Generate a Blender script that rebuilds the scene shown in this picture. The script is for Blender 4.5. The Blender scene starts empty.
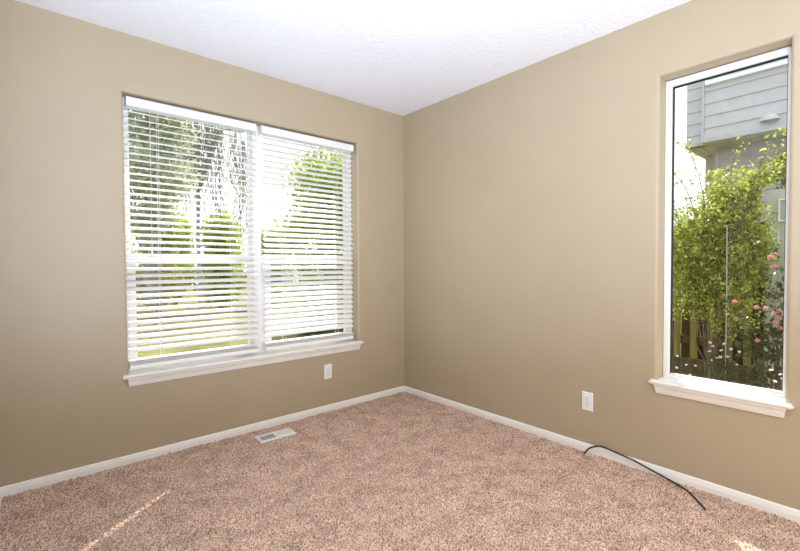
import bpy, bmesh, math, random
import numpy as np
from mathutils import Vector, Matrix, Euler

PI = math.pi
sc = bpy.context.scene
col = sc.collection

# ------------------------------------------------------------------ camera
cam_data = bpy.data.cameras.new('camera')
cam = bpy.data.objects.new('camera', cam_data)
col.objects.link(cam)
cam_data.sensor_fit = 'HORIZONTAL'
cam_data.sensor_width = 36.0
cam_data.lens = 36.0 * 428.63 / 800.0
cam_data.clip_start = 0.02
yaw, pitch, roll = 0.8560, -0.0250, -0.0048
fwd = Vector((math.cos(pitch) * math.cos(yaw), math.cos(pitch) * math.sin(yaw), math.sin(pitch)))
rgt = fwd.cross(Vector((0, 0, 1))).normalized()
upv = rgt.cross(fwd)
r2 = math.cos(roll) * rgt + math.sin(roll) * upv
u2 = -math.sin(roll) * rgt + math.cos(roll) * upv
M = Matrix((r2, u2, -fwd)).transposed().to_4x4()
M.translation = Vector((-2.5222, -2.8540, 1.1305))
cam.matrix_world = M
sc.camera = cam

# ------------------------------------------------------------------ sky, sun, added fills, exposure
sc.view_settings.view_transform = 'Standard'
sc.view_settings.look = 'None'
sc.view_settings.gamma = 1.0
sc.view_settings.exposure = 0.22
sc.view_settings.use_curve_mapping = False

world = bpy.data.worlds.new('sky')
sc.world = world
world.use_nodes = True
bg = world.node_tree.nodes['Background']
bg.inputs[0].default_value = (0.93, 0.96, 1.0, 1)
bg.inputs[1].default_value = 1.45

def light(name, kind, loc, direction, energy, color=(1, 1, 1), size=None, angle=None, size_y=None):
    d = bpy.data.lights.new(name, kind)
    d.energy = energy
    d.color = color
    if kind == 'AREA':
        d.size = size
        if size_y:
            d.shape = 'RECTANGLE'
            d.size_y = size_y
    if kind == 'POINT':
        d.shadow_soft_size = size
    if kind == 'SUN':
        d.angle = angle
    o = bpy.data.objects.new(name, d)
    o.location = loc
    o.rotation_euler = Vector(direction).to_track_quat('-Z', 'Y').to_euler()
    col.objects.link(o)
    return o

EL = math.radians(50.8)
AZ = Vector((0.801, 0.599, 0)).normalized()
S = Vector((AZ.x * math.cos(EL), AZ.y * math.cos(EL), math.sin(EL)))
light('sun', 'SUN', (8, 8, 10), -S, 7.0, (1.0, 0.95, 0.87), angle=math.radians(0.53))
bounce = light('bounce_fill', 'AREA', (-2.45, -3.10, 0.62), (0.24, 0.46, 1), 77, (0.80, 0.97, 1.26), size=0.9)  # added cool fill aimed up at the ceiling, no lamp stands here
bounce.data.spread = math.radians(140)
light('hall_fill', 'AREA', (-4.1, -3.3, 1.45), (1, 0.42, 0.0), 34, (1.0, 0.96, 0.85), size=1.4, size_y=1.6)  # added warm fill from the hall side, without any fixture
light('back_fill', 'AREA', (-1.5, -4.12, 1.2), (-0.12, 1, -0.12), 25, (1.0, 0.95, 0.83), size=2.4, size_y=1.8)  # added unseen fill at the south end, lifts the lower left wall

# ------------------------------------------------------------------ materials
def new_mat(name):
    m = bpy.data.materials.new(name)
    m.use_nodes = True
    nt = m.node_tree
    return m, nt, nt.nodes['Principled BSDF']

def node(nt, kind, **kw):
    n = nt.nodes.new(kind)
    for k, v in kw.items():
        if k in n.inputs:
            n.inputs[k].default_value = v
        else:
            setattr(n, k, v)
    return n

def coords(nt, scale=(1, 1, 1)):
    tc = nt.nodes.new('ShaderNodeTexCoord')
    mp = nt.nodes.new('ShaderNodeMapping')
    mp.inputs['Scale'].default_value = scale
    nt.links.new(tc.outputs['Object'], mp.inputs['Vector'])
    return mp.outputs['Vector']

def mixed(nt, fac, a, b, lo=0.35, hi=0.65):
    r = nt.nodes.new('ShaderNodeValToRGB')
    r.color_ramp.elements[0].position = lo
    r.color_ramp.elements[0].color = (*a, 1)
    r.color_ramp.elements[1].position = hi
    r.color_ramp.elements[1].color = (*b, 1)
    nt.links.new(fac, r.inputs['Fac'])
    return r.outputs['Color']

def noise_mat(name, a, b, scale=20, rough=0.6, spec=0.3, stretch=(1, 1, 1), bump=0.0, bump_scale=None, dist=0.002, metal=0.0, detail=4, lo=.35, hi=.65):
    m, nt, p = new_mat(name)
    v = coords(nt, stretch)
    n = node(nt, 'ShaderNodeTexNoise', Scale=scale, Detail=detail)
    nt.links.new(v, n.inputs['Vector'])
    nt.links.new(mixed(nt, n.outputs['Fac'], a, b, lo, hi), p.inputs['Base Color'])
    p.inputs['Roughness'].default_value = rough
    p.inputs['Specular IOR Level'].default_value = spec
    p.inputs['Metallic'].default_value = metal
    if bump:
        n2 = node(nt, 'ShaderNodeTexNoise', Scale=bump_scale or scale, Detail=3.0)
        nt.links.new(v, n2.inputs['Vector'])
        bp = node(nt, 'ShaderNodeBump', Strength=bump, Distance=dist)
        nt.links.new(n2.outputs['Fac'], bp.inputs['Height'])
        nt.links.new(bp.outputs['Normal'], p.inputs['Normal'])
    return m

WALL_A, WALL_B = (0.435, 0.352, 0.234), (0.45, 0.364, 0.243)
m_wall = noise_mat('tan_wall_paint', WALL_A, WALL_B, scale=3, rough=0.5, spec=0.65, bump=0.3, bump_scale=95, dist=0.0015)
m_white = noise_mat('white_trim_paint', (0.84, 0.81, 0.755), (0.87, 0.84, 0.785), scale=6, rough=0.4, spec=0.4)
m_vinyl = noise_mat('white_vinyl', (0.80, 0.79, 0.77), (0.84, 0.83, 0.81), scale=5, rough=0.35, spec=0.4)
m_slat = noise_mat('white_blind_slat', (0.90, 0.88, 0.84), (0.92, 0.90, 0.86), scale=5, rough=0.4, spec=0.35)
m_cord = noise_mat('white_cord', (0.75, 0.74, 0.70), (0.82, 0.81, 0.78), scale=300, rough=0.8)
m_gasket = noise_mat('black_gasket', (0.012, 0.012, 0.014), (0.02, 0.02, 0.022), scale=40, rough=0.6)
m_plastic = noise_mat('white_plastic', (0.84, 0.83, 0.81), (0.87, 0.86, 0.84), scale=10, rough=0.3, spec=0.45)
m_dark = noise_mat('dark_slot', (0.03, 0.028, 0.026), (0.05, 0.045, 0.04), scale=60, rough=0.7)
m_register = noise_mat('white_enamel', (0.80, 0.78, 0.75), (0.85, 0.83, 0.80), scale=14, rough=0.35, spec=0.45)
m_duct = noise_mat('dark_duct', (0.05, 0.05, 0.05), (0.09, 0.09, 0.085), scale=30, rough=0.6)
m_cable = noise_mat('black_cable', (0.012, 0.012, 0.013), (0.022, 0.022, 0.024), scale=80, rough=0.4, spec=0.5)
m_metal = noise_mat('nickel', (0.80, 0.79, 0.76), (0.88, 0.87, 0.84), scale=90, rough=0.45, metal=0.6)

# ceiling: white knockdown texture
m_ceil, nt, p = new_mat('white_textured_ceiling')
v = coords(nt)
nz = node(nt, 'ShaderNodeTexNoise', Scale=38.0, Detail=4.0, Roughness=0.6)
nt.links.new(v, nz.inputs['Vector'])
rm = nt.nodes.new('ShaderNodeValToRGB')
rm.color_ramp.elements[0].position = 0.44
rm.color_ramp.elements[1].position = 0.60
nt.links.new(nz.outputs['Fac'], rm.inputs['Fac'])
bp = node(nt, 'ShaderNodeBump', Strength=0.4, Distance=0.004)
nt.links.new(rm.outputs['Color'], bp.inputs['Height'])
nt.links.new(bp.outputs['Normal'], p.inputs['Normal'])
p.inputs['Base Color'].default_value = (0.86, 0.865, 0.885, 1)
p.inputs['Roughness'].default_value = 0.85
p.inputs['Specular IOR Level'].default_value = 0.1

# carpet: flecked twist pile
m_carpet, nt, p = new_mat('pinkish_tan_carpet')
v = coords(nt)
n1 = node(nt, 'ShaderNodeTexNoise', Scale=170.0, Detail=2.0)
n2 = node(nt, 'ShaderNodeTexNoise', Scale=9.0, Detail=6.0)
nt.links.new(v, n1.inputs['Vector'])
nt.links.new(v, n2.inputs['Vector'])
c1 = mixed(nt, n1.outputs['Fac'], (0.22, 0.127, 0.085), (0.88, 0.625, 0.475), 0.36, 0.58)
c2 = mixed(nt, n2.outputs['Fac'], (0.80, 0.79, 0.78), (1.0, 1.0, 1.0), 0.38, 0.56)
mx = node(nt, 'ShaderNodeMixRGB', blend_type='MULTIPLY')
mx.inputs['Fac'].default_value = 1.0
nt.links.new(c1, mx.inputs['Color1'])
nt.links.new(c2, mx.inputs['Color2'])
nt.links.new(mx.outputs['Color'], p.inputs['Base Color'])
p.inputs['Roughness'].default_value = 0.95
p.inputs['Specular IOR Level'].default_value = 0.05

# window glass: a thin clear pane
m_glass = bpy.data.materials.new('clear_glass')
m_glass.use_nodes = True
nt = m_glass.node_tree
nt.nodes.remove(nt.nodes['Principled BSDF'])
tr = node(nt, 'ShaderNodeBsdfTransparent')
tr.inputs['Color'].default_value = (0.94, 0.96, 0.95, 1)
gl = node(nt, 'ShaderNodeBsdfGlossy', Roughness=0.0)
fr = node(nt, 'ShaderNodeFresnel', IOR=1.45)
ge = node(nt, 'ShaderNodeNewGeometry')                      # the same reflectance from both faces of the thin pane
mr = node(nt, 'ShaderNodeMapRange')
mr.inputs['To Min'].default_value = 1.45
mr.inputs['To Max'].default_value = 1 / 1.45
nt.links.new(ge.outputs['Backfacing'], mr.inputs['Value'])
nt.links.new(mr.outputs['Result'], fr.inputs['IOR'])
ms = node(nt, 'ShaderNodeMixShader')
nt.links.new(fr.outputs['Fac'], ms.inputs['Fac'])
nt.links.new(tr.outputs[0], ms.inputs[1])
nt.links.new(gl.outputs[0], ms.inputs[2])
nt.links.new(ms.outputs[0], nt.nodes['Material Output'].inputs['Surface'])

def leaf_mat(name, a, b, glow=0.55, scale=6, tint=(0.75, 0.85, 0.12), lo=.35, hi=.65):
    m, nt, p = new_mat(name)
    v = coords(nt)
    n = node(nt, 'ShaderNodeTexNoise', Scale=scale, Detail=5.0)
    nt.links.new(v, n.inputs['Vector'])
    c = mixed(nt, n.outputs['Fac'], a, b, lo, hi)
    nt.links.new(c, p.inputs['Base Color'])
    p.inputs['Roughness'].default_value = 0.3
    p.inputs['Specular IOR Level'].default_value = 0.4
    t = node(nt, 'ShaderNodeBsdfTranslucent')
    mm = node(nt, 'ShaderNodeMixRGB', blend_type='MIX')
    mm.inputs['Fac'].default_value = 0.5
    mm.inputs['Color2'].default_value = (*tint, 1)
    nt.links.new(c, mm.inputs['Color1'])
    nt.links.new(mm.outputs['Color'], t.inputs['Color'])
    s = node(nt, 'ShaderNodeMixShader')
    s.inputs['Fac'].default_value = glow
    nt.links.new(p.outputs[0], s.inputs[1])
    nt.links.new(t.outputs[0], s.inputs[2])
    nt.links.new(s.outputs[0], nt.nodes['Material Output'].inputs['Surface'])
    return m

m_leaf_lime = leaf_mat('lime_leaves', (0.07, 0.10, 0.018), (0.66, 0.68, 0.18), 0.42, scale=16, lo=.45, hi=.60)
m_leaf_dark = leaf_mat('dark_leaves', (0.04, 0.06, 0.025), (0.11, 0.14, 0.055), 0.25, tint=(.3, .36, .1))
m_leaf_grey = leaf_mat('grey_green_leaves', (0.30, 0.34, 0.22), (0.50, 0.53, 0.36), 0.5, tint=(.65, .7, .45))
m_leaf_mid = leaf_mat('fresh_green_leaves', (0.16, 0.26, 0.05), (0.38, 0.48, 0.10), 0.5)
m_leaf_olive = leaf_mat('yellow_green_leaves', (0.26, 0.30, 0.05), (0.50, 0.52, 0.12), 0.45)
m_pink = leaf_mat('pink_petals', (0.78, 0.36, 0.40), (0.92, 0.62, 0.62), 0.3, tint=(.9, .4, .4))
m_petal_white = leaf_mat('white_petals', (0.85, 0.85, 0.80), (0.95, 0.95, 0.9), 0.3, tint=(.9, .9, .85))
m_bark = noise_mat('bark', (0.14, 0.105, 0.08), (0.26, 0.21, 0.17), scale=25, rough=0.9, stretch=(1, 1, .25))
m_bark_grey = noise_mat('grey_bark', (0.22, 0.21, 0.20), (0.36, 0.35, 0.33), scale=20, rough=0.9, stretch=(1, 1, .25))
m_lawn = noise_mat('sunny_lawn', (0.10, 0.098, 0.026), (0.21, 0.205, 0.06), scale=1.6, rough=0.9, bump=0.6, bump_scale=60, dist=0.02, detail=8)
m_fence = noise_mat('fence_wood', (0.21, 0.17, 0.05), (0.36, 0.30, 0.09), scale=14, rough=0.85, stretch=(1, 1, .08))
m_fence_shade = noise_mat('shaded_fence_wood', (0.085, 0.06, 0.03), (0.15, 0.11, 0.05), scale=14, rough=0.9, stretch=(1, 1, .08))  # shade behind the front boards put into a darker brown; rails, kickboard too
m_gate = noise_mat('grey_gate_wood', (0.46, 0.48, 0.47), (0.62, 0.64, 0.62), scale=10, rough=0.7, stretch=(1, 1, .1))
m_siding_light = noise_mat('pale_siding_paint', (0.46, 0.465, 0.475), (0.50, 0.505, 0.515), scale=8, rough=0.6)
m_siding_grey = noise_mat('grey_siding_paint', (0.40, 0.40, 0.40), (0.47, 0.47, 0.47), scale=8, rough=0.6)
m_soffit = noise_mat('tan_soffit_paint', (0.44, 0.41, 0.36), (0.52, 0.48, 0.42), scale=5, rough=0.7)
m_house_white = noise_mat('exterior_white_paint', (0.82, 0.83, 0.85), (0.88, 0.89, 0.9), scale=5, rough=0.5)
m_win_blue = noise_mat('blue_grey_glass', (0.36, 0.45, 0.47), (0.48, 0.56, 0.58), scale=3, rough=0.1, spec=0.6)
m_brass = noise_mat('dark_brass', (0.16, 0.13, 0.06), (0.25, 0.20, 0.09), scale=60, rough=0.3, metal=1.0)
m_ext = noise_mat('own_exterior_paint', (0.42, 0.40, 0.36), (0.5, 0.47, 0.42), scale=4, rough=0.8)

# ------------------------------------------------------------------ mesh helpers
def obj(name, bm, m, parent=None, smooth=False):
    me = bpy.data.meshes.new(name)
    bmesh.ops.recalc_face_normals(bm, faces=bm.faces[:])
    bm.to_mesh(me)
    bm.free()
    ms_ = m if isinstance(m, (list, tuple)) else [m]
    for x in ms_:
        me.materials.append(x)
    if smooth:
        for f in me.polygons:
            f.use_smooth = True
    o = bpy.data.objects.new(name, me)
    col.objects.link(o)
    if parent:
        o.parent = parent
        o.matrix_parent_inverse = Matrix.Identity(4)
        o.location = -Vector(root_loc(parent))
    return o

def root_loc(o):
    l = Vector(o.location)
    while o.parent:
        o = o.parent
        l += o.location
    return l

def raw_obj(name, verts, faces, m, parent=None, smooth=False):
    me = bpy.data.meshes.new(name)
    me.from_pydata(verts, [], faces)
    me.materials.append(m)
    if smooth:
        for f in me.polygons:
            f.use_smooth = True
    o = bpy.data.objects.new(name, me)
    col.objects.link(o)
    if parent:
        o.parent = parent
        o.location = -Vector(root_loc(parent))
    return o

def thing(name, label, cat, loc=(0, 0, 0), group=None):
    o = bpy.data.objects.new(name, None)
    o.empty_display_size = 0.1
    col.objects.link(o)
    o.location = loc
    return tag(o, label, cat, group)

def tag(o, label, cat, group=None):
    o['label'] = label
    o['category'] = cat
    if group:
        o['group'] = group
    return o

def structure(o, label=None, cat=None):
    o['kind'] = 'structure'
    if label:
        o['label'] = label
        o['category'] = cat
    return o

def add_box(bm, x0, x1, y0, y1, z0, z1, bevel=0.0, rot=None, piv=None):
    vs = [bm.verts.new((x, y, z)) for x in (x0, x1) for y in (y0, y1) for z in (z0, z1)]
    fs = [(0, 1, 3, 2), (4, 6, 7, 5), (0, 4, 5, 1), (2, 3, 7, 6), (0, 2, 6, 4), (1, 5, 7, 3)]
    faces = [bm.faces.new([vs[i] for i in f]) for f in fs]
    geo_v = vs
    if bevel:
        es = list({e for f in faces for e in f.edges})
        r = bmesh.ops.bevel(bm, geom=es, offset=bevel, segments=2, affect='EDGES', profile=0.5)
        geo_v = list({v for f in r['faces'] for v in f.verts})
    if rot:
        bmesh.ops.rotate(bm, cent=piv or ((x0 + x1) / 2, (y0 + y1) / 2, (z0 + z1) / 2), matrix=rot, verts=geo_v)
    return geo_v

def box_obj(name, b, m, parent=None, bevel=0.0):
    bm = bmesh.new()
    add_box(bm, *b, bevel=bevel)
    return obj(name, bm, m, parent)

def add_tube(bm, pts, radii, seg=8, caps=True):
    pts = [Vector(q) for q in pts]
    if not isinstance(radii, (list, tuple)):
        radii = [radii] * len(pts)
    rings = []
    nrm = None
    for i, q in enumerate(pts):
        t = (pts[min(i + 1, len(pts) - 1)] - pts[max(i - 1, 0)]).normalized()
        if nrm is None:
            nrm = t.orthogonal().normalized()
        nrm = (nrm - t * nrm.dot(t)).normalized()
        b = t.cross(nrm)
        rings.append([bm.verts.new(q + radii[i] * (math.cos(2 * PI * k / seg) * nrm + math.sin(2 * PI * k / seg) * b)) for k in range(seg)])
    for a, b in zip(rings, rings[1:]):
        for k in range(seg):
            bm.faces.new((a[k], a[(k + 1) % seg], b[(k + 1) % seg], b[k]))
    if caps:
        bm.faces.new(rings[0][::-1])
        bm.faces.new(rings[-1])

def add_lathe(bm, prof, centre, axis='z', seg=16):
    c = Vector(centre)
    rings = []
    for r, h in prof:
        ring = []
        for k in range(seg):
            a = 2 * PI * k / seg
            e = (r * math.cos(a), r * math.sin(a), h)
            if axis == 'x':
                e = (e[2], e[0], e[1])
            if axis == 'y':
                e = (e[0], e[2], e[1])
            ring.append(bm.verts.new(c + Vector(e)))
        rings.append(ring)
    for a, b in zip(rings, rings[1:]):
        for k in range(seg):
            bm.faces.new((a[k], a[(k + 1) % seg], b[(k + 1) % seg], b[k]))
    bm.faces.new(rings[0])
    bm.faces.new(rings[-1])

def sweep(bm, prof, f, stations):
    """prof: closed list of 2-D points; f(station, p) -> 3-D point; joins the profile along the stations with end caps"""
    rings = [[bm.verts.new(f(s, q)) for q in prof] for s in stations]
    n = len(prof)
    for a, b in zip(rings, rings[1:]):
        for k in range(n):
            bm.faces.new((a[k], a[(k + 1) % n], b[(k + 1) % n], b[k]))
    bm.faces.new(rings[0])
    bm.faces.new(rings[-1])

# frames of reference of the two window walls: u along the wall, d outward depth, z up
def left_wall(u, d, z): return (u, d, z)
def right_wall(u, d, z): return (d, u, z)

# ------------------------------------------------------------------ room shell
H, T = 2.44, 0.17
R = 0.016
def wall_with_opening(name, F, u0, u1, o0, o1, oz0, oz1, z0=-0.2, z1=2.60):
    bm = bmesh.new()
    def rect(a0, a1, b0, b1, d):
        return [bm.verts.new(F(u, d, z)) for u, z in ((a0, b0), (a1, b0), (a1, b1), (a0, b1))]
    rings = [rect(u0, u1, z0, z1, 0.0)]
    for k in range(6):                                    # rounded plaster corner into the reveal
        a = (PI / 2) * k / 5
        e = R * (1 - math.sin(a))
        rings.append(rect(o0 - e, o1 + e, oz0 - e, oz1 + e, R * (1 - math.cos(a))))
    rings.append(rect(o0, o1, oz0, oz1, T))
    rings.append(rect(u0, u1, z0, z1, T))
    rings.append(rings[0])
    for a, b in zip(rings, rings[1:]):
        for k in range(4):
            bm.faces.new((a[k], a[(k + 1) % 4], b[(k + 1) % 4], b[k]))
    return structure(obj(name, bm, m_wall))

WX0, WX1, WZ0, WZ1 = -2.100, -0.495, 0.50, 2.112            # left window opening
VY0, VY1 = -2.546, -2.034                                    # right window opening
wall_with_opening('wall_left', left_wall, -2.80, 0.0, WX0, WX1, WZ0, WZ1)
wall_with_opening('wall_right', right_wall, -4.2, T, VY0, VY1, WZ0, WZ1)
bm = bmesh.new(); add_box(bm, -2.80, -2.652, -1.75, 0.0, -0.2, 2.6); structure(obj('wall_west', bm, m_wall))
bm = bmesh.new(); add_box(bm, -4.4, -2.80, -1.75, -1.6, -0.2, 2.6); structure(obj('wall_hall', bm, m_wall))
bm = bmesh.new(); add_box(bm, -4.4, -4.2, -4.2, -1.75, -0.2, 2.6); structure(obj('wall_far_west', bm, m_wall))
bm = bmesh.new(); add_box(bm, -4.4, T, -4.37, -4.2, -0.2, 2.6); structure(obj('wall_south', bm, m_wall))
bm = bmesh.new(); add_box(bm, -4.2, 0.0, -4.2, 0.0, H, H + 0.1); structure(obj('ceiling', bm, m_ceil))
bm = bmesh.new(); add_box(bm, -4.7, 0.50, -4.7, 0.50, 2.6, 2.72); structure(obj('roof', bm, m_ext))

# carpeted floor: fine tufted grid where the room is in view, plain beyond
def carpet():
    step = 0.0052
    xs = np.arange(-2.652, 0.0001, step); ys = np.arange(-3.0, 0.0001, step)
    nx, ny = len(xs), len(ys)
    rng = np.random.default_rng(4)
    def up(k):
        a = rng.standard_normal((nx // k + 2, ny // k + 2))
        gx = np.arange(nx) / k; gy = np.arange(ny) / k
        i = gx.astype(int); j = gy.astype(int); fx = (gx - i)[:, None]; fy = (gy - j)[None, :]
        return (a[np.ix_(i, j)] * (1 - fx) * (1 - fy) + a[np.ix_(i + 1, j)] * fx * (1 - fy)
                + a[np.ix_(i, j + 1)] * (1 - fx) * fy + a[np.ix_(i + 1, j + 1)] * fx * fy)
    h = 0.0034 * rng.standard_normal((nx, ny)) + 0.0026 * up(2) + 0.0012 * up(4) + 0.0012 * up(24)
    h = np.clip(h, -0.010, 0.008)
    X, Y = np.meshgrid(xs, ys, indexing='ij')
    X = X + rng.uniform(-.3, .3, X.shape) * step; Y = Y + rng.uniform(-.3, .3, Y.shape) * step
    V = np.stack([X, Y, h], -1).reshape(-1, 3)
    idx = np.arange(nx * ny).reshape(nx, ny)
    Q = np.stack([idx[:-1, :-1], idx[1:, :-1], idx[1:, 1:], idx[:-1, 1:]], -1).reshape(-1, 4)
    extra = [(-4.2, -4.2), (0, -4.2), (0, -2.99), (-4.2, -2.99), (-4.2, -2.99), (-2.63, -2.99), (-2.63, -1.75), (-4.2, -1.75)]
    b = len(V)
    V = np.concatenate([V, np.array([(x, y, -0.001) for x, y in extra])])
    Q = np.concatenate([Q, np.array([[b, b + 1, b + 2, b + 3], [b + 4, b + 5, b + 6, b + 7]])])
    me = bpy.data.meshes.new('floor')
    me.vertices.add(len(V)); me.vertices.foreach_set('co', V.ravel().astype(np.float32))
    me.loops.add(len(Q) * 4); me.loops.foreach_set('vertex_index', Q.ravel().astype(np.int32))
    me.polygons.add(len(Q))
    me.polygons.foreach_set('loop_start', np.arange(0, len(Q) * 4, 4, dtype=np.int32))
    me.update(calc_edges=True)
    me.materials.append(m_carpet)
    o = bpy.data.objects.new('floor', me); col.objects.link(o)
    return structure(o)
carpet()

# baseboards: small moulded profile (depth into room, height)
BB = [(0, -0.012), (0.011, -0.012), (0.011, 0.026), (0.0095, 0.030), (0.0095, 0.034), (0.0075, 0.039), (0.0075, 0.043), (0.004, 0.049), (0.0, 0.0505)]
def baseboard(name, F, u0, u1, m0=0, m1=0):
    bm = bmesh.new()
    sweep(bm, BB, lambda s, q: F((u0 + m0 * q[0]) if s == 0 else (u1 + m1 * q[0]), -q[0], q[1]), (0, 1))
    return structure(obj(name, bm, m_white))
baseboard('baseboard_left', left_wall, -2.652, 0.0, 1, -1)
baseboard('baseboard_right', right_wall, -4.2, 0.0, 0, -1)
bm = bmesh.new()
sweep(bm, BB, lambda s, q: (-2.652 + q[0], s - (q[0] if s == 0 else 0), q[1]), (-1.75, 0))
structure(obj('baseboard_west', bm, m_white))

# window stool (with horns) and moulded apron
def stool_and_apron(F, o0, o1, parent, d_in):
    z0, z1 = 0.490, 0.511
    bm = bmesh.new()
    prof = [(z0, 0)]
    n0, n1, dd = o0 - 0.032, o1 + 0.032, -0.030
    outline = [(n0, 0.0), (n0, dd), (n1, dd), (n1, 0.0), (o1, 0.0), (o1, d_in), (o0, d_in), (o0, 0.0)]
    lo = [bm.verts.new(F(u, d, z0)) for u, d in outline]
    hi = [bm.verts.new(F(u, d, z1)) for u, d in outline]
    n = len(outline)
    for k in range(n):
        bm.faces.new((lo[k], lo[(k + 1) % n], hi[(k + 1) % n], hi[k]))
    bm.faces.new(lo[::-1]); bm.faces.new(hi)
    es = [e for e in bm.edges if any(v in (lo[1], lo[2], hi[1], hi[2]) for v in e.verts) and (e.verts[0] in lo) == (e.verts[1] in lo)]
    bmesh.ops.bevel(bm, geom=es, offset=0.007, segments=3, affect='EDGES')
    obj('sill', bm, m_white, parent)
    bm = bmesh.new()
    ap = [(0, 0.489), (0.024, 0.489), (0.024, 0.483), (0.020, 0.478), (0.0165, 0.470), (0.0155, 0.463), (0.0125, 0.4615), (0.0125, 0.455), (0.009, 0.449), (0.009, 0.444), (0, 0.444)]
    sweep(bm, ap, lambda s, q: F((o0 - 0.008 + (0.012 - q[0] * .5)) if s == 0 else (o1 + 0.008 - (0.012 - q[0] * .5)), -q[0], q[1]), (0, 1))
    obj('apron', bm, m_white, parent)

def ring_frame(bm, F, u0, u1, z0, z1, wu0, wu1, wz0, wz1, d0, d1, bev=0.003):
    """rectangular frame with member widths; outer u0..u1 x z0..z1"""
    outer = [(u0, z0), (u1, z0), (u1, z1), (u0, z1)]
    inner = [(u0 + wu0, z0 + wz0), (u1 - wu1, z0 + wz0), (u1 - wu1, z1 - wz1), (u0 + wu0, z1 - wz1)]
    def off(pts, e, s):
        sg = [(1, 1), (-1, 1), (-1, -1), (1, -1)]
        return [(a + s * e * i, b + s * e * j) for (a, b), (i, j) in zip(pts, sg)]
    loops = [(outer, d1), (outer, d0 + bev), (off(outer, bev, 1), d0), (off(inner, bev, -1), d0), (inner, d0 + bev), (inner, d1)]
    rings = [[bm.verts.new(F(u, d, z)) for u, z in pts] for pts, d in loops]
    rings.append(rings[0])
    for a, b in zip(rings, rings[1:]):
        for k in range(4):
            bm.faces.new((a[k], a[(k + 1) % 4], b[(k + 1) % 4], b[k]))

def pane(name, F, u0, u1, z0, z1, d, parent):
    bm = bmesh.new()
    bm.faces.new([bm.verts.new(F(u, d, z)) for u, z in ((u0, z0), (u1, z0), (u1, z1), (u0, z1))])
    return obj(name, bm, m_glass, parent)

# --- window 1: two single-hung units mulled together
def empty_structure(name, loc):
    o = bpy.data.objects.new(name, None); o.empty_display_size = 0.1
    col.objects.link(o); o.location = loc
    return structure(o)
w1 = empty_structure('window_1', (-1.2975, 0.12, 0.5))
MID = -1.2975
stool_and_apron(left_wall, WX0, WX1, w1, 0.100)
for a0, a1 in ((WX0, MID), (MID, WX1)):
    bm = bmesh.new(); ring_frame(bm, left_wall, a0, a1, 0.505, WZ1, 0.030, 0.030, 0.035, 0.030, 0.092, 0.168); obj('frame', bm, m_vinyl, w1)
    bm = bmesh.new(); ring_frame(bm, left_wall, a0 + .022, a1 - .022, 1.158, WZ1 - .022, 0.022, 0.022, 0.040, 0.022, 0.128, 0.152)
    s = obj('upper_sash', bm, m_vinyl, w1)
    pane('pane', left_wall, a0 + .044, a1 - .044, 1.198, WZ1 - .044, 0.140, s)
    bm = bmesh.new(); ring_frame(bm, left_wall, a0 + .022, a1 - .022, 0.532, 1.196, 0.040 if a0 < -2 else 0.080, 0.040, 0.045, 0.038, 0.100, 0.127)
    s = obj('lower_sash', bm, m_vinyl, w1)
    pane('pane', left_wall, a0 + (.062 if a0 < -2 else .102), a1 - .062, 0.577, 1.158, 0.113, s)
    bm = bmesh.new(); add_box(bm, (a0 + a1) / 2 - .03, (a0 + a1) / 2 + .03, 0.098, 0.126, 1.194, 1.206, bevel=0.003); obj('sash_lock', bm, m_vinyl, w1)

# --- window 2: fixed picture unit
w2 = empty_structure('window_2', (0.12, -2.284, 0.5))
stool_and_apron(right_wall, VY0, VY1, w2, 0.095)
bm = bmesh.new(); ring_frame(bm, right_wall, VY0, VY1, 0.508, WZ1 - .004, 0.019, 0.030, 0.020, 0.034, 0.088, 0.140, bev=0.004); obj('frame', bm, m_vinyl, w2)
bm = bmesh.new(); ring_frame(bm, right_wall, VY0 + .019, VY1 - .030, 0.528, WZ1 - .038, 0.004, 0.004, 0.004, 0.004, 0.104, 0.126, bev=0.001); obj('gasket', bm, m_gasket, w2)
bm = bmesh.new(); add_box(bm, 0.094, 0.116, VY0 + .019, VY1 - .032, 0.5275, 0.536, bevel=0.003); obj('glazing_bead', bm, m_vinyl, w2)
pane('pane', right_wall, VY0 + .021, VY1 - .032, 0.530, WZ1 - .040, 0.120, w2)

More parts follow.
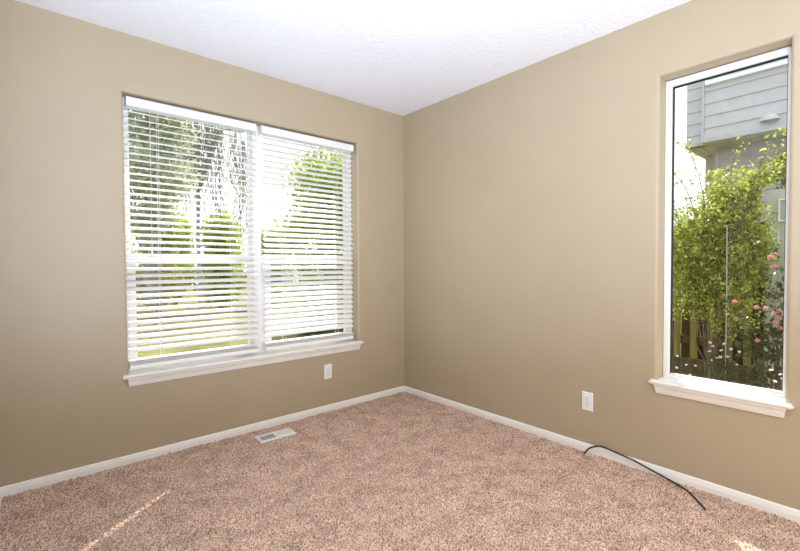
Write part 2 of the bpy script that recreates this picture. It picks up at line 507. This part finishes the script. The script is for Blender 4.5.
# ------------------------------------------------------------------ venetian blinds
def venetian(label, u0, u1, h0, h1, tilt, ladders, cords, seed):
    rnd = random.Random(seed)
    t = thing('venetian_blind', label, 'blind', ((u0 + u1) / 2, 0.05, 2.10), 'white venetian blinds on the double window')
    # headrail with a moulded valance face
    bm = bmesh.new()
    prof = [(0.074, 2.045), (0.030, 2.045), (0.018, 2.046), (0.0145, 2.050), (0.016, 2.060), (0.0145, 2.066), (0.0145, 2.086), (0.0175, 2.094), (0.022, 2.099), (0.074, 2.099)]
    sweep(bm, prof, lambda s, q: (h0 if s == 0 else h1, q[0], q[1]), (0, 1))
    obj('headrail', bm, m_vinyl, t)
    yc, w, pitch, th = 0.050, 0.0485, 0.0395, 0.0031
    z = 2.022
    bm = bmesh.new()
    while z > 0.600:
        a = tilt + rnd.uniform(-.03, .03)
        dz = rnd.uniform(-.0008, .0008)
        e = rnd.uniform(-.002, .002)
        pr = []
        for k in range(5):                                   # slightly crowned slat
            s = -0.5 + k / 4
            pr.append((s * w, 0.0016 * (1 - 4 * s * s) + th / 2))
        pr += [(q[0], q[1] - th) for q in pr[::-1]]
        ca, sa = math.cos(a), math.sin(a)
        pr = [(yc + x * ca - y * sa, z + dz + x * sa + y * ca) for x, y in pr]
        sweep(bm, pr, lambda s, q: ((u0 if s == 0 else u1) + e, q[0], q[1]), (0, 1))
        z -= pitch
    # slats gathered at the bottom
    for k in range(3):
        add_box(bm, u0, u1, yc - .024, yc + .024, 0.560 + k * .009, 0.5635 + k * .009)
    obj('slats', bm, m_slat, t)
    bm = bmesh.new(); add_box(bm, u0, u1, yc - .025, yc + .025, 0.530, 0.556, bevel=0.005); obj('bottom_rail', bm, m_slat, t)
    for u in ladders:
        bm = bmesh.new()
        for y in (yc - .024, yc + .024):
            add_tube(bm, [(u, y, 2.05), (u, y, 1.3), (u, y, 0.556)], 0.0013, 6)
        zz = 2.022
        obj('ladder_cord', bm, m_cord, t)
    for u, zb in cords:
        bm = bmesh.new()
        add_tube(bm, [(u, 0.019, 2.05), (u + .001, 0.020, (2.05 + zb) / 2), (u, 0.0205, zb)], 0.0013, 6)
        c = obj('pull_cord', bm, m_cord, t)
        bm = bmesh.new()
        add_lathe(bm, [(0.002, 0.004), (0.004, 0.0), (0.0062, -.024), (0.0068, -.032), (0.004, -.036)], (u, 0.0205, zb), seg=12)
        obj('tassel', bm, m_plastic, c, smooth=True)
    return t
venetian('half-open white venetian blind covering the left half of the wide double window', -2.090, -1.322, -2.083, -1.326, math.radians(21), (-1.921, -1.49), ((-1.966, 1.222), (-1.429, 1.240)), 1)
venetian('more closed white venetian blind over the half of the double window nearer the room corner', -1.271, -0.525, -1.287, -0.521, math.radians(31), (-1.12, -0.672), ((-1.147, 1.212), (-0.60, 1.13)), 2)

# ------------------------------------------------------------------ outlets
def outlet(F, u, z, label):
    t = thing('wall_outlet', label, 'outlet', F(u, -0.001, z), 'duplex outlets')
    W, Hh, D = 0.0335, 0.0560, 0.006
    bm = bmesh.new()
    pts = []
    loops = [(W, Hh, 0.0), (W, Hh, 0.002), (W - .004, Hh - .004, D)]
    rings = [[bm.verts.new(F(u + a * w, -d, z + b * h)) for a, b in ((-1, -1), (1, -1), (1, 1), (-1, 1))] for w, h, d in loops]
    for a, b in zip(rings, rings[1:]):
        for k in range(4):
            bm.faces.new((a[k], a[(k + 1) % 4], b[(k + 1) % 4], b[k]))
    bm.faces.new(rings[0]); bm.faces.new(rings[-1])
    obj('cover_plate', bm, m_plastic, t)
    for s in (-1, 1):
        cz = z + s * 0.0195
        bm = bmesh.new()
        ring = []
        for dd in (D - .001, D + .0022):
            r = []
            for k in range(24):
                a = 2 * PI * k / 24
                r.append(bm.verts.new(F(u + 0.0172 * math.cos(a), -dd, cz + max(-.0135, min(.0135, 0.0172 * math.sin(a))))))
            ring.append(r)
        for k in range(24):
            bm.faces.new((ring[0][k], ring[0][(k + 1) % 24], ring[1][(k + 1) % 24], ring[1][k]))
        bm.faces.new(ring[0]); bm.faces.new(ring[1])
        rc = obj('receptacle', bm, m_plastic, t)
        bm = bmesh.new()
        for uu, hh in ((-.0065, .0045), (.0065, .0038)):
            q = [F(u + uu + a * .0013, -(D + .0026), cz + .004 + b * hh) for a, b in ((-1, -1), (1, -1), (1, 1), (-1, 1))]
            q2 = [F(u + uu + a * .0013, -(D + .0012), cz + .004 + b * hh) for a, b in ((-1, -1), (1, -1), (1, 1), (-1, 1))]
            A = [bm.verts.new(v) for v in q]; B = [bm.verts.new(v) for v in q2]
            bm.faces.new(A); bm.faces.new(B)
            for k in range(4):
                bm.faces.new((A[k], A[(k + 1) % 4], B[(k + 1) % 4], B[k]))
        add_lathe(bm, [(0.0024, 0.0), (0.0024, 0.0014)], F(u, -(D + .0026), cz - .0065), axis='y' if F is left_wall else 'x', seg=10)
        obj('slots', bm, m_dark, rc)
    bm = bmesh.new()
    add_lathe(bm, [(0.003, 0.0), (0.003, 0.001), (0.0015, 0.0016)], F(u, -(D + .0012), z), axis='y' if F is left_wall else 'x', seg=10)
    obj('screw', bm, m_metal, t)
    return t
outlet(left_wall, -0.787, 0.309, 'white outlet under the corner end of the wide blinds window')
outlet(right_wall, -1.661, 0.306, 'white outlet on the wall below and left of the tall clear window')

# ------------------------------------------------------------------ floor register
def register():
    L, Wd = 0.244, 0.118
    c = Vector((-1.304, -0.186, 0.006))
    rz = math.radians(-1.5)
    t = thing('floor_register', 'white metal louvered floor register set in carpet below blinds', 'vent', c)
    t.rotation_euler = (0, 0, rz)
    def add(name, bm, m):
        o = obj(name, bm, m); o.parent = t; return o
    bm = bmesh.new()
    def loop(l, w, z): return [bm.verts.new((a * l / 2, b * w / 2, z)) for a, b in ((-1, -1), (1, -1), (1, 1), (-1, 1))]
    rings = [loop(L, Wd, -.004), loop(L, Wd, 0.001), loop(L - .012, Wd - .012, 0.005), loop(L - .036, Wd - .036, 0.005), loop(L - .038, Wd - .038, -.006)]
    for a, b in zip(rings, rings[1:]):
        for k in range(4):
            bm.faces.new((a[k], a[(k + 1) % 4], b[(k + 1) % 4], b[k]))
    add('rim', bm, m_register)
    bm = bmesh.new(); add_box(bm, -.008, .008, -Wd / 2 + .017, Wd / 2 - .017, -.006, .0045, bevel=.001); add('divider', bm, m_register)
    bm = bmesh.new(); add_box(bm, -L / 2 + .018, L / 2 - .018, -Wd / 2 + .018, Wd / 2 - .018, -.0055, -.0045); add('backing', bm, m_duct)
    for side in (-1, 1):
        bm = bmesh.new()
        n = 9
        for k in range(n):
            x = side * (.014 + (L / 2 - .036) * (k + .5) / n)
            ang = math.radians(42 if side < 0 else -30)
            add_box(bm, x - .0052, x + .0052, -Wd / 2 + .018, Wd / 2 - .018, -.0012, .0002, rot=Matrix.Rotation(ang, 3, 'Y'), piv=(x, 0, 0.0005))
        for yy in (-.015, .015):
            add_box(bm, min(side * .008, side * (L / 2 - .018)), max(side * .008, side * (L / 2 - .018)), yy - .0012, yy + .0012, .001, .0035)
        add('louvers', bm, m_register)
register()

# ------------------------------------------------------------------ coaxial cable on the carpet
def catmull(P, n=8):
    P = [Vector(q) for q in P]
    P = [2 * P[0] - P[1]] + P + [2 * P[-1] - P[-2]]
    out = []
    for i in range(1, len(P) - 2):
        for k in range(n):
            t = k / n
            a, b, c, d = P[i - 1:i + 3]
            out.append(0.5 * ((2 * b) + (c - a) * t + (2 * a - 5 * b + 4 * c - d) * t * t + (-a + 3 * b - 3 * c + d) * t ** 3))
    out.append(P[-2])
    return out
t = thing('coaxial_cable', 'black coaxial cable coming out of carpet beside the right baseboard', 'cable', (-0.12, -2.0, 0.0))
pts = catmull([(-.040, -1.655, -.006), (-.036, -1.668, .012), (-.031, -1.690, .040), (-.028, -1.725, .060), (-.027, -1.762, .0705), (-.027, -1.818, .064), (-.027, -1.915, .052), (-.028, -1.966, .041), (-.033, -2.066, .019), (-.052, -2.150, .008), (-.088, -2.207, .007), (-.132, -2.248, .006), (-.178, -2.285, .006), (-.224, -2.316, .008)])
bm = bmesh.new(); add_tube(bm, pts, 0.0047, 10); obj('jacket', bm, m_cable, t, smooth=True)
e = pts[-1]; d = (pts[-1] - pts[-2]).normalized()
bm = bmesh.new(); add_tube(bm, [e - d * .004, e + d * .006, e + d * .0062, e + d * .015, e + d * .0152], [.0055, .0055, .0068, .0068, .004], 6); obj('connector', bm, m_metal, t)
bm = bmesh.new(); add_tube(bm, [e + d * .0145, e + d * .026], .0011, 6); obj('pin', bm, m_cable, t)

# ------------------------------------------------------------------ outside
rng = np.random.default_rng(11)
structure(box_obj('ground', (-14, 16, 0.17, 30, -0.7, -0.30), m_lawn), 'sunny yellow green lawn outside the blinds', 'lawn')
structure(box_obj('ground_side', (T, 16, -8, 0.17, -0.7, -0.18), m_lawn), 'shaded ground of the side yard outside the tall window', 'ground')

def leaf_cloud(name, pts, size, m, parent, aspect=0.55, droop=0.0, jitter=0.35):
    """each leaf a pointed, folded blade of its own"""
    n = len(pts)
    d = rng.standard_normal((n, 3)); d[:, 2] -= droop
    d /= np.linalg.norm(d, axis=1, keepdims=True)
    q = rng.standard_normal((n, 3)); s = np.cross(d, q); s /= np.linalg.norm(s, axis=1, keepdims=True)
    nn = np.cross(d, s)
    L = size * rng.uniform(1 - jitter, 1 + jitter, (n, 1))
    W = L * aspect * 0.5
    fold = W * 0.35
    a = pts
    b = pts + d * L * .45 + s * W + nn * fold
    c = pts + d * L
    e = pts + d * L * .45 - s * W + nn * fold
    g = pts + d * L * .5
    V = np.stack([a, b, c, e], 1).reshape(-1, 3)
    F = []
    for i in range(n):
        k = 4 * i
        F.append((k, k + 1, k + 2)); F.append((k, k + 2, k + 3))
    return raw_obj(name, V.tolist(), F, m, parent)

def branches(base, tips, r0, wander=0.08, rnd=None, sag=0.0):
    bm = bmesh.new()
    paths = []
    for tip in tips:
        b, tp = Vector(base), Vector(tip)
        P = []
        N = 8
        for k in range(N + 1):
            f = k / N
            q = b.lerp(tp, f)
            h = f ** 0.75
            q.z = b.z + (tp.z - b.z) * h - sag * f * f
            q += Vector((rnd.uniform(-1, 1), rnd.uniform(-1, 1), rnd.uniform(-.5, .5))) * wander * f * (1 if k < N else .3)
            P.append(q)
        add_tube(bm, P, [r0 * (1 - .88 * k / N) for k in range(N + 1)], 6)
        paths.append(P)
    return bm, paths

def ball(n, c, r, power=1 / 2.2):
    d = rng.standard_normal((n, 3)); d /= np.linalg.norm(d, axis=1, keepdims=True)
    return np.array(c) + d * np.array(r) * (rng.uniform(0, 1, (n, 1)) ** power)

def plant(name, label, cat, base, crowns, leaves, size, m, bark, r0, seed, group=None, clump=0, wander=0.1, extra=None):
    """stems from the base into the crown, leaves clustered along twigs"""
    rnd = random.Random(seed)
    t = thing(name, label, cat, base, group)
    tips = []
    P = []
    tot = sum(c[2] for c in crowns)
    for c, r, wt in crowns:
        k = max(3, int(14 * wt / tot))
        tp = ball(k, c, np.array(r) * .85)
        tips += [tuple(q) for q in tp]
        n = int(leaves * wt / tot)
        if clump:
            cc = ball(max(4, n // clump), c, r)
            pts = cc[rng.integers(0, len(cc), n)] + rng.standard_normal((n, 3)) * np.array(r).mean() * .13
        else:
            pts = ball(n, c, r)
        P.append(pts)
    bm, paths = branches(base, tips, r0, wander, rnd)
    if extra:
        for E, rad, nl in extra:
            pp = catmull(E, 5)
            add_tube(bm, pp, [rad * (1 - .8 * k / (len(pp) - 1)) for k in range(len(pp))], 5)
            if nl:
                ii = rng.integers(0, len(pp), nl)
                P.append(np.array([tuple(pp[i]) for i in ii]) + rng.standard_normal((nl, 3)) * 0.03)
    obj('branches', bm, bark, t)
    leaf_cloud('foliage', np.concatenate(P), size, m, t)
    return t

# --- side yard through the tall window
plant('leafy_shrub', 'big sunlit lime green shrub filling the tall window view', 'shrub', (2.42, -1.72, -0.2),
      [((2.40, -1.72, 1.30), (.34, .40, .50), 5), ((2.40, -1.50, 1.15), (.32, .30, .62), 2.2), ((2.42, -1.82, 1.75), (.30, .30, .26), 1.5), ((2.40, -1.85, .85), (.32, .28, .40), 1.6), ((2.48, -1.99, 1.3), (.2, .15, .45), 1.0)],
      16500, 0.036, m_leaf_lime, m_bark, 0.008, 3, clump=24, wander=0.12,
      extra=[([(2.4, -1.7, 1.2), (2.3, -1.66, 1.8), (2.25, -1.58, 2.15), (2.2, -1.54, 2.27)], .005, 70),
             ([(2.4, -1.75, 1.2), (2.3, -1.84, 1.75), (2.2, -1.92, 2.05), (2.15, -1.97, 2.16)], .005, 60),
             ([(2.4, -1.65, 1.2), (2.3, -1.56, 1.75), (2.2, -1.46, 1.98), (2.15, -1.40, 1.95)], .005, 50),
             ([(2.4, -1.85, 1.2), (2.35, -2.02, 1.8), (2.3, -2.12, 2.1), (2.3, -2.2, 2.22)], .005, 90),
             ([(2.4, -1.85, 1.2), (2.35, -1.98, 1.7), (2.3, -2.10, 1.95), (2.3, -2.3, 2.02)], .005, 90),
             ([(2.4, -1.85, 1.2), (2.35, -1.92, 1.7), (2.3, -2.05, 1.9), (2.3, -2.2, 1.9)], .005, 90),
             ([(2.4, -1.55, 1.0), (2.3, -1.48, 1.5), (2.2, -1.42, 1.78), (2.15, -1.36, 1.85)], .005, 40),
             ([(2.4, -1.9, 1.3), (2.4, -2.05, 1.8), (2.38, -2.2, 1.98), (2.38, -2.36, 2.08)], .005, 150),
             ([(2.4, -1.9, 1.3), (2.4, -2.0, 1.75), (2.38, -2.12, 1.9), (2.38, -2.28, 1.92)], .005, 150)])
plant('leafy_shrub', 'lime green shrub rising behind the grey garden gate', 'shrub', (3.06, -2.5, -0.2),
      [((3.06, -2.42, 2.02), (.09, .45, .26), 2)], 3200, 0.042, m_leaf_lime, m_bark, 0.010, 13, clump=11, wander=.04)

fence = thing('wooden_fence', 'weathered olive brown board fence behind the lime shrub', 'fence', (3.2, -1.0, -0.2))
for row, (x, off) in enumerate(((3.20, 0.0), (3.30, 0.081))):
    for k in range(23):
        y = -3.05 + k * 0.1625 + off + 0.06
        bm = bmesh.new(); add_box(bm, x, x + .018, y - .034 - .034 * row, y + .034 + .034 * row, -0.2, 1.55 + .01 * math.sin(k * 2.3), bevel=.002); obj('board', bm, m_fence_shade if row else m_fence, fence)
for z in (0.25, 1.35):
    bm = bmesh.new(); add_box(bm, 3.22, 3.298, -3.05, .75, z - .045, z + .045); obj('rail', bm, m_fence_shade, fence)
bm = bmesh.new(); add_box(bm, 3.16, 3.199, -3.05, .75, -0.2, 0.045, bevel=.004); obj('kickboard', bm, m_fence_shade, fence)

gate = thing('garden_gate', 'grey wooden gate panel with small white framed opening', 'gate', (2.8, -2.5, -0.18))
bm = bmesh.new()
for a in range(6):
    y0 = -2.048 - .15 * (a + 1)
    add_box(bm, 2.8, 2.83, y0 + .003, y0 + .147, -0.15, 1.82, bevel=.003)
obj('panel', bm, m_gate, gate)
bm = bmesh.new(); ring_frame(bm, right_wall, -2.36, -2.135, 1.515, 1.725, .014, .014, .014, .014, 2.785, 2.80); f = obj('opening_frame', bm, m_house_white, gate)
bm = bmesh.new(); add_box(bm, 2.794, 2.799, -2.346, -2.149, 1.529, 1.711); obj('opening_pane', bm, m_win_blue, f)
bm = bmesh.new(); add_box(bm, 2.79, 2.80, -2.144, -2.132, 1.29, 1.43, bevel=.002); obj('latch_bar', bm, m_house_white, gate)
bm = bmesh.new(); add_lathe(bm, [(.030, 0), (.030, -.008), (.012, -.012), (.012, -.035), (.027, -.045), (.032, -.058), (.026, -.072), (.012, -.078)], (2.80, -2.102, .84), axis='x', seg=16); obj('knob', bm, m_brass, gate, smooth=True)

stake = tag(obj('garden_stake', (lambda b: (add_tube(b, [(1.93, -1.93, -.18), (1.93, -1.932, .8), (1.93, -1.928, 1.45)], .0035, 8), b)[1])(bmesh.new()), m_gate), 'thin grey garden stake standing in front of the big lime shrub', 'stake')

# rose bush with pink flowers
def rose():
    rnd = random.Random(8)
    base = (1.62, -2.30, -0.18)
    t = thing('rose_bush', 'rose bush with pink flowers in front of grey gate', 'shrub', base)
    tips = [(1.6, -2.26, 1.22), (1.58, -2.31, 1.05), (1.64, -2.36, .98), (1.6, -2.32, .85), (1.58, -2.24, .68), (1.62, -2.18, .52), (1.7, -2.42, 1.15), (1.55, -2.40, .75), (1.7, -2.12, .7), (1.7, -2.05, .75)]
    bm, paths = branches(base, tips, .008, .03, rnd)
    obj('branches', bm, m_bark, t)
    A = np.concatenate([np.array([tuple(q) for q in p_[3:]]) for p_ in paths])
    pts = A[rng.integers(0, len(A), 520)] + rng.standard_normal((520, 3)) * .05
    leaf_cloud('foliage', pts, .045, m_leaf_dark, t, aspect=.7)
    for q in [(1.56, -2.262, 1.17), (1.55, -2.292, 1.19), (1.55, -2.285, 1.10), (1.53, -2.245, .80), (1.53, -2.292, .765), (1.53, -2.318, .785), (1.54, -2.300, .70), (1.54, -2.325, .66), (1.54, -2.322, .73), (1.55, -2.200, .555), (1.56, -2.19, .80), (1.6, -2.05, .83), (1.6, -2.06, .70)]:
        bm = bmesh.new()
        for k in range(11):
            a = k * 2.4; r = .004 + .0017 * k
            tiltm = Matrix.Rotation(a, 3, 'Z') @ Matrix.Rotation(math.radians(20 + 5.5 * k), 3, 'Y')
            w = .0075 + .0005 * k
            vs = [bm.verts.new(Vector(q) + Matrix.Rotation(-1.0, 3, 'Y') @ (tiltm @ Vector(v))) for v in ((0, -.004, 0), (0, .004, 0), (.003, w, .010), (.001, .005, .018), (.001, -.005, .018), (.003, -w, .010))]
            bm.faces.new(vs)
        obj('flower', bm, m_pink, t)
rose()

def daisies(name, label, c, r, n, nf, seed):
    t = thing(name, label, 'plant', (c[0], c[1], -0.18), 'low plants along the fence')
    stems = bmesh.new()
    rnd = random.Random(seed)
    tops = []
    for k in range(nf):
        b = (c[0] + rnd.uniform(-.3, .3) * r, c[1] + rnd.uniform(-.6, .6) * r, -.18)
        e = (c[0] + rnd.uniform(-1, 1) * r, c[1] + rnd.uniform(-1, 1) * r, c[2] + rnd.uniform(-.10, .16))
        add_tube(stems, [b, ((b[0] + e[0]) / 2, (b[1] + e[1]) / 2, e[2] * .6 - .05), e], [.003, .0025, .0015], 5)
        tops.append(e)
    obj('stems', stems, m_leaf_dark, t)
    leaf_cloud('foliage', ball(n, (c[0], c[1], (c[2] - .2) / 2), (r * 1.1, r * 1.2, (c[2] + .2) / 2)), .055, m_leaf_dark, t, aspect=.4)
    for e in tops:
        bm = bmesh.new()
        tl = Matrix.Rotation(rnd.uniform(-.9, -.2), 3, 'Y') @ Matrix.Rotation(rnd.uniform(-.4, .4), 3, 'X')
        for k in range(8):
            a = 2 * PI * k / 8
            vs = [bm.verts.new(Vector(e) + tl @ (Matrix.Rotation(a, 3, 'Z') @ Vector(v))) for v in ((.002, -.0015, 0), (.002, .0015, 0), (.010, .004, .002), (.014, 0, .003), (.010, -.004, .002))]
            bm.faces.new(vs)
        obj('flower', bm, m_petal_white, t)
daisies('daisy_plant', 'low white flowered plant beside the rose bush and grey stake', (1.74, -1.94, .40), .11, 260, 12, 1)
daisies('daisy_plant', 'low white flowered plant in front of the fence, farthest from the gate', (2.0, -1.60, .12), .16, 300, 8, 2)
daisies('daisy_plant', 'low white flowered plant at the window bottom, nearest the grey gate', (1.15, -2.38, .30), .10, 160, 6, 3)

# --- neighbour's house beyond the fence
house = thing('neighbor_house', 'pale grey lap sided house beyond the fence seen through tall window', 'house', (5.0, -3.0, -0.2))
def siding(name, x, y0, y1, z0, z1, course, m, parent):
    bm = bmesh.new()
    z = z0
    while z < z1 - .01:
        zt = min(z + course, z1)
        prof = [(x - .014, z), (x - .014, z + .004), (x, zt), (x + .03, zt), (x + .03, z)]
        sweep(bm, prof, lambda s, q: (q[0], y0 if s == 0 else y1, q[1]), (0, 1))
        z = zt
    return obj(name, bm, m, parent)
siding('upper_wall', 4.5, -6.0, -1.112, 2.80, 5.2, .165, m_siding_light, house)
siding('upper_wall', 4.62, -1.112, -0.885, 2.76, 5.2, .165, m_siding_light, house)
bm = bmesh.new(); add_box(bm, 4.47, 4.62, -1.125, -1.100, 2.79, 5.2); obj('corner_board', bm, m_siding_light, house)
bm = bmesh.new(); add_box(bm, 4.472, 4.53, -6.0, -1.112, 2.775, 2.835); obj('skirt_board', bm, m_siding_light, house)
siding('lower_wall', 4.95, -6.0, -1.155, -0.2, 2.80, .165, m_siding_grey, house)
bm = bmesh.new(); add_box(bm, 4.93, 4.97, -1.20, -1.15, -0.2, 2.80); obj('corner_board', bm, m_siding_grey, house)
bm = bmesh.new()
for k in range(8):
    y0 = -0.885 - .17 * k
    add_box(bm, 4.53, 5.9, y0 - .165, y0, 2.76, 2.79)
add_box(bm, 4.53, 5.9, -6.0, -2.25, 2.76, 2.79)
obj('soffit', bm, m_soffit, house)
bm = bmesh.new(); add_box(bm, 5.3, 5.34, -1.15, -0.95, 2.2, 2.76); obj('bracket', bm, m_soffit, house)
bm = bmesh.new(); ring_frame(bm, right_wall, -2.6, -1.137, 3.535, 4.7, .04, .04, .05, .05, 4.44, 4.49); f = obj('window_frame', bm, m_house_white, house)
bm = bmesh.new(); add_box(bm, 4.475, 4.485, -2.56, -1.177, 3.585, 4.65); obj('window_glass', bm, m_win_blue, f)
bm = bmesh.new()
hood = []
for d_, s_ in ((4.50, 1.0), (4.43, .9), (4.39, .6)):
    hood.append([bm.verts.new((d_, -1.812 + .10 * s_ * math.cos(PI * k / 12), 2.905 + (4.5 - d_) * -.1 + .085 * s_ * math.sin(PI * k / 12))) for k in range(13)])
for a, b in zip(hood, hood[1:]):
    for k in range(12):
        bm.faces.new((a[k], a[k + 1], b[k + 1], b[k]))
bm.faces.new(hood[-1])
obj('vent_hood', bm, m_gate, house)

# --- front garden through the blinds
plant('garden_tree', 'grey green tree behind the upper left of the blinds', 'tree', (-0.5, 7.4, -0.3),
      [((-0.5, 7.4, 3.2), (.9, .8, 1.1), 3), ((-0.4, 7.3, 4.4), (.9, .8, .7), 2), ((-.7, 7.4, 2.3), (.6, .6, .6), .8)], 6000, .12, m_leaf_grey, m_bark_grey, .022, 21, clump=12, wander=.25)
plant('garden_tree', 'fresh green leafy tree behind the corner end of the blinds', 'tree', (2.7, 5.3, -0.3),
      [((2.55, 5.2, 1.9), (1.0, .8, 1.0), 3), ((2.5, 5.2, 2.9), (.95, .8, .85), 3), ((1.7, 5.1, 1.6), (.5, .6, .7), 1), ((3.4, 5.2, 2.6), (.7, .8, 1.2), 1.6), ((2.1, 5.2, .6), (.8, .6, .6), 1)], 13000, .10, m_leaf_mid, m_bark, .10, 22, clump=14, wander=.25)
# weeping tree with bare hanging twigs
rnd = random.Random(5)
wt = thing('weeping_tree', 'weeping tree with grey hanging twigs behind the blinds', 'tree', (1.05, 9.6, -0.3))
bm = bmesh.new()
LP = []
for k in range(150):
    a = rnd.uniform(-1, 1); b = rnd.uniform(-1, 1)
    topx, topy = 1.05 + 1.35 * a, 9.6 + .55 * b
    zt = 5.6 - 1.1 * a * a + rnd.uniform(-.4, .2)
    zb = zt - rnd.uniform(1.2, 3.0)
    P = [Vector((topx + rnd.uniform(-.06, .06) * q, topy, zt + (zb - zt) * q / 4 )) for q in range(5)]
    add_tube(bm, P, .011, 4)
    for q in range(9):
        f = rnd.random(); LP.append(tuple(P[0].lerp(P[4], f) + Vector((rnd.uniform(-.05, .05), rnd.uniform(-.05, .05), 0))))
add_tube(bm, [(1.05, 9.6, -.3), (1.0, 9.6, 2), (1.05, 9.6, 4), (1.1, 9.6, 5.4)], [.06, .05, .04, .02], 8)
for k in range(9):
    x = 1.05 + rnd.uniform(-1.3, 1.3)
    add_tube(bm, [(1.05, 9.6, 3.2), ((1.05 + x) / 2, 9.6 + rnd.uniform(-.3, .3), 4.9), (x, 9.6 + rnd.uniform(-.5, .5), 4.9)], [.05, .035, .015], 5)
obj('branches', bm, m_bark_grey, wt)
leaf_cloud('foliage', np.array(LP), .10, m_leaf_grey, wt, droop=1.0)
# shrubs of the hedge row
HEDGE = ['yellow green hedge shrub behind the grey green tree, at the lawn end', 'yellow green hedge shrub second from the left across the lawn', 'yellow green hedge shrub under the weeping tree', 'yellow green hedge shrub nearest the middle post of the double window',
         'taller back hedge shrub seen left of the grey green tree trunk', 'taller back hedge shrub between the grey green tree and weeping tree', 'taller back hedge shrub right behind the weeping tree trunk', 'taller back hedge shrub right of the weeping tree']
for k, (x, y, z, r) in enumerate(((-1.2, 11.6, 1.5, .66), (.5, 11.8, 1.55, .66), (2.2, 11.6, 1.5, .66), (4.15, 11.7, 1.2, .66),
                                  (-2.3, 14.2, 1.6, .72), (-.4, 14.4, 1.7, .72), (1.5, 14.2, 1.6, .72), (3.4, 14.4, 1.5, .72))):
    plant('hedge_shrub', HEDGE[k], 'shrub', (x, y, -.3),
          [((x, y, z - .7), (r, .7, 1.0), 2), ((x + .05, y, z + .6), (r * .85, .6, .8), 1.5)], 5200, .15, m_leaf_olive, m_bark, .05, 30 + k, 'hedge shrubs across the lawn', clump=14, wander=.2)
for k, (x, y, r) in enumerate(((1.30, 3.6, .40), (2.40, 3.7, .40))):
    plant('dark_shrub', ['low dark shrub under the green tree trunk', 'low dark shrub at the corner end beyond the blinds', 'small dark shrub on the lawn behind the left blind'][k], 'shrub', (x, y, -.3),
          [((x, y, -.3 + r * .8), (r, r * .8, r * .8), 1)], 2200, .08, m_leaf_dark, m_bark, .02, 40 + k, 'low shrubs on the lawn', clump=14)
